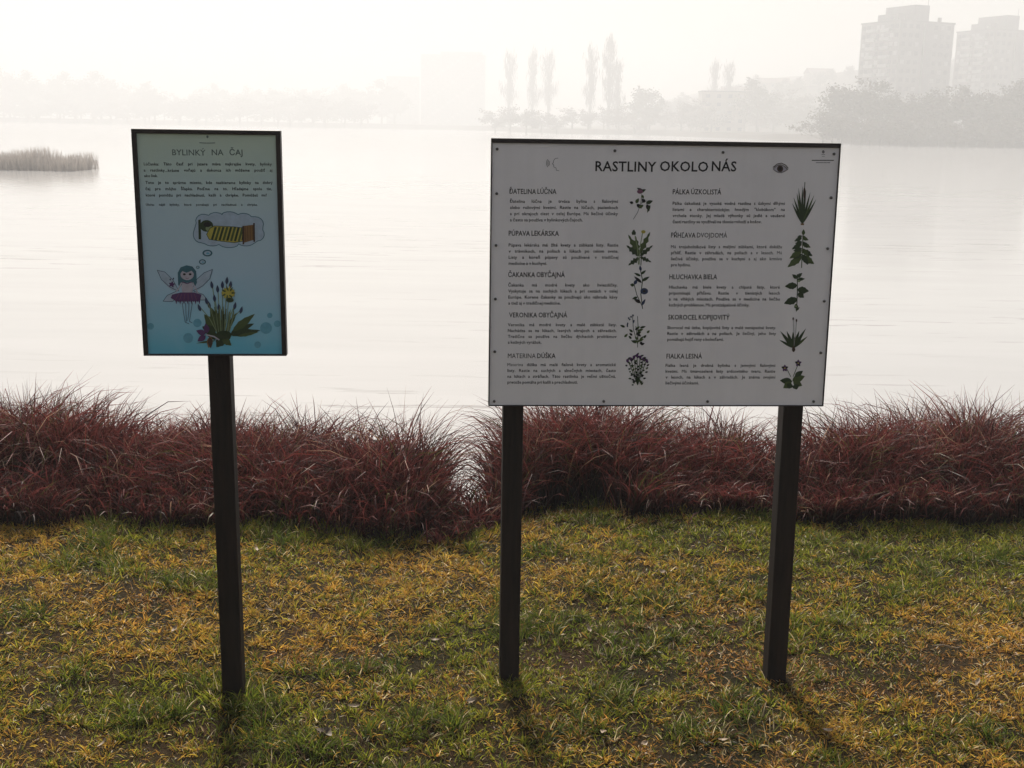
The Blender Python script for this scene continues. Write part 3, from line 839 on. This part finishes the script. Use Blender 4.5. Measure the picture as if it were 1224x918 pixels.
for (x, y, a, l, w) in ((767, 338, 140, 12, 3.5), (767, 336, 30, 11, 3.6), (766, 330, 155, 9, 3), (766, 328, 40, 8, 3), (758, 341, 170, 5, 4), (758, 340, 60, 7, 4), (762, 355, 200, 7, 3), (766, 362, 150, 10, 4), (767, 365, 60, 9, 3), (767, 350, 20, 8, 4), (766, 324, 100, 7, 3)):
    p.leaf(x, y, a, l, w, random.choice((dgreen, black, dblue)))
p.ell(770, 348, 4.6, 3.8, dblue); p.ell(770, 348, 1.6, 1.4, black); p.build('plant_picture', panR)
p = pic()      # speedwell
for (x, yb, yt) in ((760, 411, 376), (766, 415, 378), (764, 405, 390)):
    p.line([(762, yb), (x - 3, (yb + yt) / 2), (x - 4, yt)], .7, dgreen)
for i in range(22):
    x, y = 760 + random.gauss(0, 5.5), 391 + i * 1.0; p.leaf(x, y, random.choice((30, 150)) + random.uniform(-20, 20), random.uniform(4, 8), 2.8, random.choice((dgreen, black, dgreen, mgreen)))
for i in range(9): p.ell(750 + random.uniform(-1, 8), 377 + i * 1.6, .9, 1.1, dblue)
p.build('plant_picture', panR)
p = pic()      # thyme
for i in range(7):
    x = 750 + i * 3.8; p.line([(762, 460), ((x + 762) / 2, 444), (x, 424 + abs(i - 3) * 2)], .8, dgreen)
    for k in range(9):
        t = k / 8; y = 424 + abs(i - 3) * 2 + t * 30; xx = x + (762 - x) * max(0, t - .3) * .9
        p.leaf(xx, y, random.choice((25, 155)) + random.uniform(-25, 25), random.uniform(2.5, 5), 2.1, random.choice((dgreen, black, black, mgreen)))
    p.ell(x, 425 + abs(i - 3) * 2, 1.6, 2.2, purple)
p.build('plant_picture', panR)
p = pic()      # bulrush
for (a, l) in ((90, 46), (84, 42), (76, 40), (68, 38), (61, 34), (100, 38), (108, 34), (116, 28), (96, 44)):
    p.leaf(959, 268, a, l, 2.6, random.choice((dgreen, mgreen, dgreen)))
p.line([(960, 262), (961, 240), (962, 218)], .9, dgreen); p.ell(961.5, 231, 1.5, 7, dbrown); p.line([(957.5, 268), (960.5, 268)], 2, brown); p.build('plant_picture', panR)
p = pic()      # nettle
p.line([(958, 320), (959, 300), (960, 277)], 1.0, mgreen)
for i, y in enumerate((306, 299, 291, 284)):
    l = 19 - i * 3.4; w = 8.2 - i * 1.3
    p.leaf(958.4, y, 218 - i * 4, l * 1.15, w, random.choice((dgreen, mgreen)), .10); p.leaf(959, y, -34 + i * 4, l * .9, w, random.choice((dgreen, mgreen)), .10)
    p.leaf(958.6, y - 2, 196, l * .7, w * .8, dgreen, .1); p.leaf(959, y - 2, -62 + i * 8, l * .75, w * .8, mgreen if i % 2 else dgreen, .1)
p.leaf(960, 281, 85, 7, 4, mgreen); p.build('plant_picture', panR)
p = pic()      # white dead-nettle
p.line([(952, 372), (953, 350), (953, 328)], 1.1, dgreen)
for (x, y, a, l, w) in ((953, 341, 185, 15, 8), (953, 346, -8, 14, 8.5), (953, 357, 200, 17, 9), (954, 350, -40, 9, 7), (952, 332, 40, 9, 4.5), (953, 333, 140, 8, 4.5), (952, 369, 100, 6, 5), (951, 371, 40, 6, 3), (953, 334, 5, 9, 4)):
    p.leaf(x, y, a, l, w, dgreen, .08)
p.ell(955, 336, 1.6, 1.2, lgreen); p.ell(951, 366, 1.8, 1.3, lgreen); p.build('plant_picture', panR)
p = pic()      # ribwort plantain
for (a, l, w) in ((150, 20, 3), (128, 26, 4), (112, 22, 4), (92, 20, 4), (72, 22, 4), (58, 28, 3.6), (40, 22, 3), (135, 14, 4), (50, 14, 4)):
    p.leaf(948.5, 416, a, l, w, random.choice((dgreen, dgreen, mgreen)))
p.line([(949, 414), (949, 398), (948, 382)], .5, grey_ink); p.line([(949, 414), (951, 398), (952, 384)], .5, grey_ink)
p.ell(948, 381, .9, 1.9, dbrown); p.ell(952, 383, .9, 1.9, dbrown); p.leaf(948.5, 421, 90, 8, 4, dbrown); p.build('plant_picture', panR)
p = pic()      # wood violet
for (x, y, a, l, w) in ((947, 456, 175, 15, 8), (947, 455, 20, 16, 9), (948, 456, -25, 12, 8), (946, 457, 215, 12, 8), (950, 450, 35, 12, 6), (945, 458, 250, 7, 8), (950, 459, 290, 7, 8)):
    p.leaf(x, y, a, l, w, random.choice((dgreen, mgreen)))
p.line([(945, 450), (941, 442), (938, 439)], .8, mgreen); p.line([(948, 450), (952, 440), (954, 435)], .8, mgreen)
for (x, y) in ((938, 440), (954, 434)):
    for a in (20, 90, 160, 240, 300): p.leaf(x, y, a, 4.4, 3.0, random.choice((purple, black, purple)))
    p.ell(x, y, .8, .8, yellow)
p.build('plant_picture', panR)
# icons and municipal mark
p = pic()      # speaking head with sound waves
for r0 in (2.6, 4.2, 5.8): p.line([(659 - r0 * math.cos(t), 195 - r0 * 1.15 * math.sin(t)) for t in np.linspace(-.75, .75, 7)], .7, grey_ink)
p.line([(667, 189), (663.5, 189.5), (661.8, 192), (661.6, 194), (660.2, 196), (661.8, 197), (662, 199.6), (664.5, 200.6), (665, 203.5), (668, 204)], .6, grey_ink); p.build('listening_icon', panR)
p = pic()      # eye
p.poly([(923.5, 202), (926, 199), (929.5, 196.8), (933, 196.2), (937, 197.6), (940, 200), (942.2, 202.6), (938, 205.4), (934, 207), (929.5, 206.6), (926, 204.6)], grey_ink)
p.poly([(925, 202), (928.5, 198.9), (933, 197.6), (937, 199.4), (940, 202.4), (936, 204.8), (932, 205.6), (928, 204.4)], skin)
p.ell(932.4, 201.7, 3.7, 3.9, dbrown); p.ell(932.4, 201.7, 1.9, 2.0, black); p.line([(924, 200), (929, 196), (934, 195), (939, 197.4), (942, 201)], .9, dbrown); p.build('eye_icon', panR)
p = pic()      # tiny crest over two lines of fine print
p.ell(984, 181.5, 1.6, 2, grey_ink); p.line([(982, 184.8), (986, 184.8)], .6, grey_ink); p.line([(982.5, 187), (985.5, 187)], .5, grey_ink)
x = 970.5
for wv in (3.2, 4.6, 2.4, 5.4, 3.0, 4.2): p.line([(x, 191.6), (x + wv, 191.7)], 1.0, black); x += wv + .6
x = 975.5
for wv in (3.2, 4.8, 3.4, 3.2): p.line([(x, 194.4), (x + wv, 194.5)], .8, grey_ink); x += wv + .6
p.build('crest_print', panR)

# ================================================= small sign
rootL = sign_root('information_sign', BL, 'small blue framed herb tea sign on a single dark post', 'information sign', 'information signs by the lake')
frame(rootL, BL, .0115, .005, .0125, .024)
wl = BL.w / 2
b = MB(); b.box(-wl + .0125, wl - .0125, 0, .0038, BL.hb + .005, BL.hb + BL.h - .0115); panL = b.build('panel', blue_panel, rootL)
b = MB(); b.box(-wl + .0125, wl - .0125, .0042, .0235, BL.hb + .005, BL.hb + BL.h - .0115); b.build('backing_board', frame_m, rootL)
o = post(rootL, .0034, BL.hb + BL.h - .03, .060); o.location.y = .020
P = Print(BL); P.text_line('BYLINKÝ NA ČAJ'.split(), 206, 290, 185.4, .0215, .010, green_ink); P.build('title_text', panL)
P = Print(BL)
for tline, x0, x1, y, j in (('Lúčanka: Táto časť pri jazere máva najkrajšie kvety, bylinky', 172, 325, 197.6, 1), ('a rastlinky...krásne voňajú a dokonca ich môžeme použiť aj', 172, 325.5, 205.0, 1), ('ako liek.', 172.5, 200, 211.6, 0),
                            ('Toto je to správne miesto, kde nazbierame bylinky na dobrý', 174, 326, 219.8, 1), ('čaj pre môjho Šľapka. Poďme na to. Hľadajme spolu tie,', 174, 325, 227.2, 1), ('ktoré pomôžu pri nachladnutí, kašli a chrípke. Pomôžeš mi?', 174.5, 319, 234.8, 1)):
    P.text_line(tline.split(), x0, x1, y, .0106, .012, black, justify=bool(j))
P.text_line('Úloha: nájdi bylinky, ktoré pomáhajú pri nachladnutí a chrípke.'.split(), 174.5, 308, 245.8, .0083, .012, black)
P.build('body_text', panL)
p = Print(BL)   # crest
p.ell(248, 163.5, 1.3, 1.7, green_ink); p.line([(238.5, 170.6), (246.5, 171)], .9, green_ink); p.line([(247.2, 171), (257, 170.8)], .9, green_ink); p.build('crest_print', panL)
# bed dreamt of in a thought cloud
p = Print(BL)
cloud = []
for (cx, cy_, rx, ry, a0, a1) in ((243, 264, 9, 8, 200, 80), (258, 259, 9, 5, 160, 30), (274, 258, 10, 5, 150, 40), (291, 261, 10, 6, 130, 20), (305, 268, 10, 9, 90, -20), (308, 280, 8, 8, 40, -90), (294, 289, 10, 5, -40, -150), (274, 292, 11, 4, -30, -160), (254, 289, 10, 5, -40, -150), (240, 280, 9, 10, -90, -190)):
    cloud += [(cx + rx * math.cos(R(t)), cy_ - ry * math.sin(R(t))) for t in np.linspace(a0, a1, 6)]
p.poly(cloud, paleblue); p.line(cloud, .8, teal, True)
p.poly([(237, 263), (240, 262), (240.5, 286), (237.5, 286)], dgreen)
p.ell(247, 270, 8, 7, dgreen, 0); p.ell(250, 273, 4.2, 3.6, lgreen); p.ell(248, 268.4, 4.6, 3.0, black)
blanket = [(251, 273), (256, 270), (268, 270.5), (280, 271), (291, 272.5), (292, 288), (280, 290), (262, 288), (250, 286), (247, 280)]
p.poly(blanket, yellow)
for i in range(9):
    x = 252 + i * 4.6; p.poly([(x, 286.5 + i * .25), (x + 2.6, 287 + i * .25), (x + 7.4, 271.5), (x + 4.6, 271.2)] if x < 286 else [(x, 287), (x + 2, 287), (x + 3, 278), (x + 1, 277)], mgreen if i % 2 else dgreen)
p.line(blanket, .7, dgreen, True)
p.poly([(291, 270), (303.5, 268.5), (304, 286.5), (292, 290)], brown)
for i in range(4): p.line([(293 + i * 3, 271 - i * .5), (293.4 + i * 3, 288 - i * .6)], .5, dbrown)
p.poly([(302.6, 266.5), (304.6, 266.5), (305, 289), (303, 289)], dbrown); p.poly([(289.8, 270), (291.8, 270), (292, 292), (290, 292)], dbrown)
p.build('cloud_picture', panL)
p = Print(BL)   # thought bubbles
for (x, y, rx, ry) in ((248, 302.5, 6, 4), (242, 313, 4.2, 3.2), (236.5, 319.5, 2.2, 1.8)): p.ell(x, y, rx, ry, teal); p.ell(x, y, rx * .68, ry * .62, paleblue); p.ell(x + .5, y + .3, rx * .36, ry * .3, bubble)
p.build('thought_bubbles', panL)
# winged girl
p = Print(BL)
def outline(pts, w=.6, m_=dblue): p.line(pts, w, m_)
p.poly([(188, 323), (197, 325), (207, 335), (213, 347), (205, 347), (196, 338)], paleblue); outline([(188, 323), (197, 325), (207, 335), (214, 348)]); outline([(188, 323), (193, 334), (203, 343), (213, 348)])
p.poly([(254, 322), (244, 326), (234, 335), (229, 346), (238, 346), (248, 336)], paleblue); outline([(254, 322), (244, 326), (234, 335), (229, 347)]); outline([(254, 322), (251, 333), (242, 342), (230, 348)])
p.poly([(211, 348), (199, 354), (195, 360), (206, 360), (214, 354)], paleblue); outline([(211, 348), (200, 353), (195, 360), (206, 360.5), (214, 355)])
p.poly([(232, 348), (243, 352), (247, 358), (238, 358.5), (230, 354)], paleblue); outline([(232, 348), (243, 352), (248, 358.6), (238, 358.6), (230, 355)])
p.poly([(213, 340), (212.5, 326), (216, 319.5), (223, 317), (230, 318.5), (234.5, 324), (235.5, 338), (233, 343), (229, 338), (219, 338), (215, 344)], teal)
p.ell(223.8, 328, 8, 6.8, skin); p.poly([(215, 328), (216.5, 321), (224, 318.5), (232, 321), (233, 328), (229, 323.5), (223, 326), (218, 324)], teal)
p.ell(220.4, 327.8, 1.7, 1.3, black); p.ell(227.4, 327.8, 1.7, 1.3, black); p.line([(222, 332.2), (224, 333), (226, 332.2)], .6, pink)
p.poly([(218.5, 336.5), (223.5, 338.5), (229, 336.5), (231, 343), (230, 350), (218, 350), (217, 343)], skin); p.line([(218, 337), (223.8, 339), (229.5, 337)], 1.0, purple); p.line([(217, 338), (213.5, 345), (211, 348)], 1.6, skin); p.line([(230.5, 338), (234, 345), (237.5, 352), (238, 358)], 1.4, skin)
tutu = [(216, 349.5), (232, 349.5), (241, 352), (240, 356)]
for i in range(13): tutu += [(238.5 - i * 2.3, 359.5 + (1.6 if i % 2 else 4.5)), (237.2 - i * 2.3, 359.5)]
tutu += [(204, 356), (206, 352)]
p.poly(tutu, purple)
for i in range(6): p.line([(214 + i * 3.6, 351), (210 + i * 5, 358)], .5, pink)
outline([(218, 362), (219.5, 374), (221.5, 385), (226, 387)], .6); outline([(222, 362), (222.4, 374), (223, 384)], .6); outline([(226, 362), (225.6, 374), (224.5, 383)], .6); outline([(230, 362), (228.5, 372), (226.5, 384), (230, 386)], .6)
for a in (10, 80, 150, 215, 300): p.leaf(205.5, 340, a, 4, 2.4, purple)
p.ell(203.6, 334, .8, 1.2, dblue); p.ell(207.4, 333, .8, 1.2, dblue); p.ell(238.4, 320, 0.1, .1, dblue)
p.build('winged_girl_picture', panL)
# bunch of wild flowers
p = Print(BL)
random.seed(4)
for (x, y, a, l, w) in ((276, 398, 22, 30, 9), (278, 396, 38, 34, 9), (274, 400, 8, 38, 8), (270, 396, 60, 26, 5), (264, 398, 112, 34, 12), (260, 396, 128, 26, 12), (258, 398, 155, 18, 12), (262, 402, 178, 14, 9), (268, 402, 235, 16, 12), (276, 402, 200, 14, 8), (266, 404, 320, 14, 8), (284, 402, 12, 26, 4), (258, 407, 188, 24, 2.4)):
    p.leaf(x, y, a, l, w, random.choice((dgreen, mgreen, mgreen)), .08)
for (x, y) in ((254, 341), (260.5, 346), (271, 336), (257, 357), (262, 368), (251, 365), (240, 368), (280, 366), (287, 371), (275, 341), (248, 360), (266, 341)):
    p.line([(266 + (x - 266) * .2, 400), (266 + (x - 266) * .6, 380), (x, y)], .9, lgreen); p.leaf(x, y + 4, 90 + (266 - x) * .8, 9.5, 3.8, dblue)
for i in range(44):
    x = 254 + random.uniform(0, 26); p.line([(266 + (x - 266) * .5, 402), (x, 372 + random.uniform(-6, 10))], .8, random.choice((lgreen, mgreen, dgreen, lgreen)))
p.ell(273, 350, 8, 6, yellow); 
for i in range(14): p.leaf(273, 350, i * 25.7, 9, 2.4, yellow if i % 2 else mgreen)
p.ell(273, 350, 4, 2.6, yellow); p.ell(275, 358.5, 4.6, 2.8, dgreen)
for (x, y, a) in ((246, 399, 160), (246, 401, 215), (248, 398, 100)): p.leaf(x, y, a, 12, 7, purple)
p.line([(247, 400), (256, 402), (262, 406)], 1.6, skin); p.leaf(252, 402, 260, 14, 7, brown); p.leaf(251, 403, 275, 13, 6, dbrown); p.ell(268, 400, 9, 5, dgreen)
p.build('flower_bunch_picture', panL)
for (x, y, r0) in ((225, 404, 6), (180, 390, 4), (322.5, 377, 3.2), (331.5, 387, 4), (318, 392, 7), (308, 412, 4), (236, 386, 5)):
    p = Print(BL); p.ell(x, y, r0, r0, bubble); p.build('bubble_print', panL)

bpy.data.objects.remove(_fo); bpy.data.curves.remove(_fc)

# ------------------------------------------------------------------ fallen leaves
dry = noisy('pale_dry_leaf', (.26, .18, .11), (.50, .40, .29), 40, .6)
darkleaf = noisy('dark_curled_leaf', (.10, .07, .05), (.22, .17, .13), 30, .6)
def leaf_mesh(name, material, ln, wd, curl):
    b = MB(); n = 6; vs = []
    for i in range(n + 1):
        t = i / n; w = wd * .5 * math.sin(math.pi * min(1, t * .96 + .02)) ** .8 * (1 + .15 * math.sin(i * 2.3))
        zc = curl * (t - .5) ** 2 * 2
        vs += [(ln * (t - .5), -w, zc + curl * .5), (ln * (t - .5), 0, zc), (ln * (t - .5), w, zc + curl * .35)]
    fs = []
    for i in range(n): fs += [(i * 3, i * 3 + 1, i * 3 + 4, i * 3 + 3), (i * 3 + 1, i * 3 + 2, i * 3 + 5, i * 3 + 4)]
    b.add(vs, fs); return b.mesh(name, material, smooth_=True)
lm = [leaf_mesh('fallen_leaf', dry, .032, .015, .008), leaf_mesh('fallen_leaf', dry, .026, .012, .012), leaf_mesh('fallen_leaf', dry, .04, .012, .006)]
spots = [(209, 758), (49, 802), (307, 661), (13, 763), (144, 741), (322, 734), (124, 896), (444, 806), (423, 850), (563, 844), (643, 862), (647, 880), (722, 882), (754, 807), (671, 765),
         (704, 758), (643, 751), (733, 761), (769, 896), (485, 905), (576, 678), (792, 688), (761, 778), (1077, 774), (1108, 771), (896, 798), (865, 891), (1105, 800), (1077, 874), (1167, 821), (988, 880), (60, 850), (520, 770)]
for i, (px, py) in enumerate(spots):
    q = hit_ground(px, py + 2)
    o = tag(link_obj('fallen_leaf', lm[i % 3], None, (q[0], q[1], q[2] + .022)), 'small pale dry leaf lying on the lawn', 'leaf', 'fallen leaves on the lawn')
    o.rotation_euler = (random.uniform(-.5, .5), random.uniform(-.4, .4), random.uniform(0, 6.28))
q = hit_ground(386, 886)
o = tag(link_obj('fallen_leaf', leaf_mesh('curled_leaf', darkleaf, .05, .045, .022), None, (q[0], q[1], q[2] + .018)), 'larger dark curled leaf low on the lawn right of the small sign post', 'leaf')
o.rotation_euler = (.3, .2, 1.2)
tw = MB(); tw.tube([(-.045, 0, 0), (-.01, .004, .004), (.03, -.003, .001), (.05, .006, .006)], [.0022, .0026, .002, .0012], 5)
q = hit_ground(1131, 780)
o = tag(tw.build('dry_twig', dry, None, (q[0], q[1], q[2] + .02), smooth_=True), 'pale dry twig lying on worn lawn right of the large board', 'twig'); o.rotation_euler = (0, 0, -.2)

# ------------------------------------------------------------------ haze: one closed box of even, thin fog round the whole scene
b = MB(); b.box(-1650, 1650, -640, 1650, -4.2, 88)
hm = bpy.data.materials.new('fog'); hm.use_nodes = True
nt = hm.node_tree; nt.nodes.clear()
out = nt.nodes.new('ShaderNodeOutputMaterial'); pv = nt.nodes.new('ShaderNodeVolumePrincipled')
pv.inputs['Color'].default_value = (.965, .985, .998, 1); pv.inputs['Density'].default_value = HAZE_DENSITY; pv.inputs['Anisotropy'].default_value = HAZE_G
nt.links.new(pv.outputs['Volume'], out.inputs['Volume'])
tag(b.build('haze', hm), 'even pale morning fog over the whole lake', None, None, 'stuff')
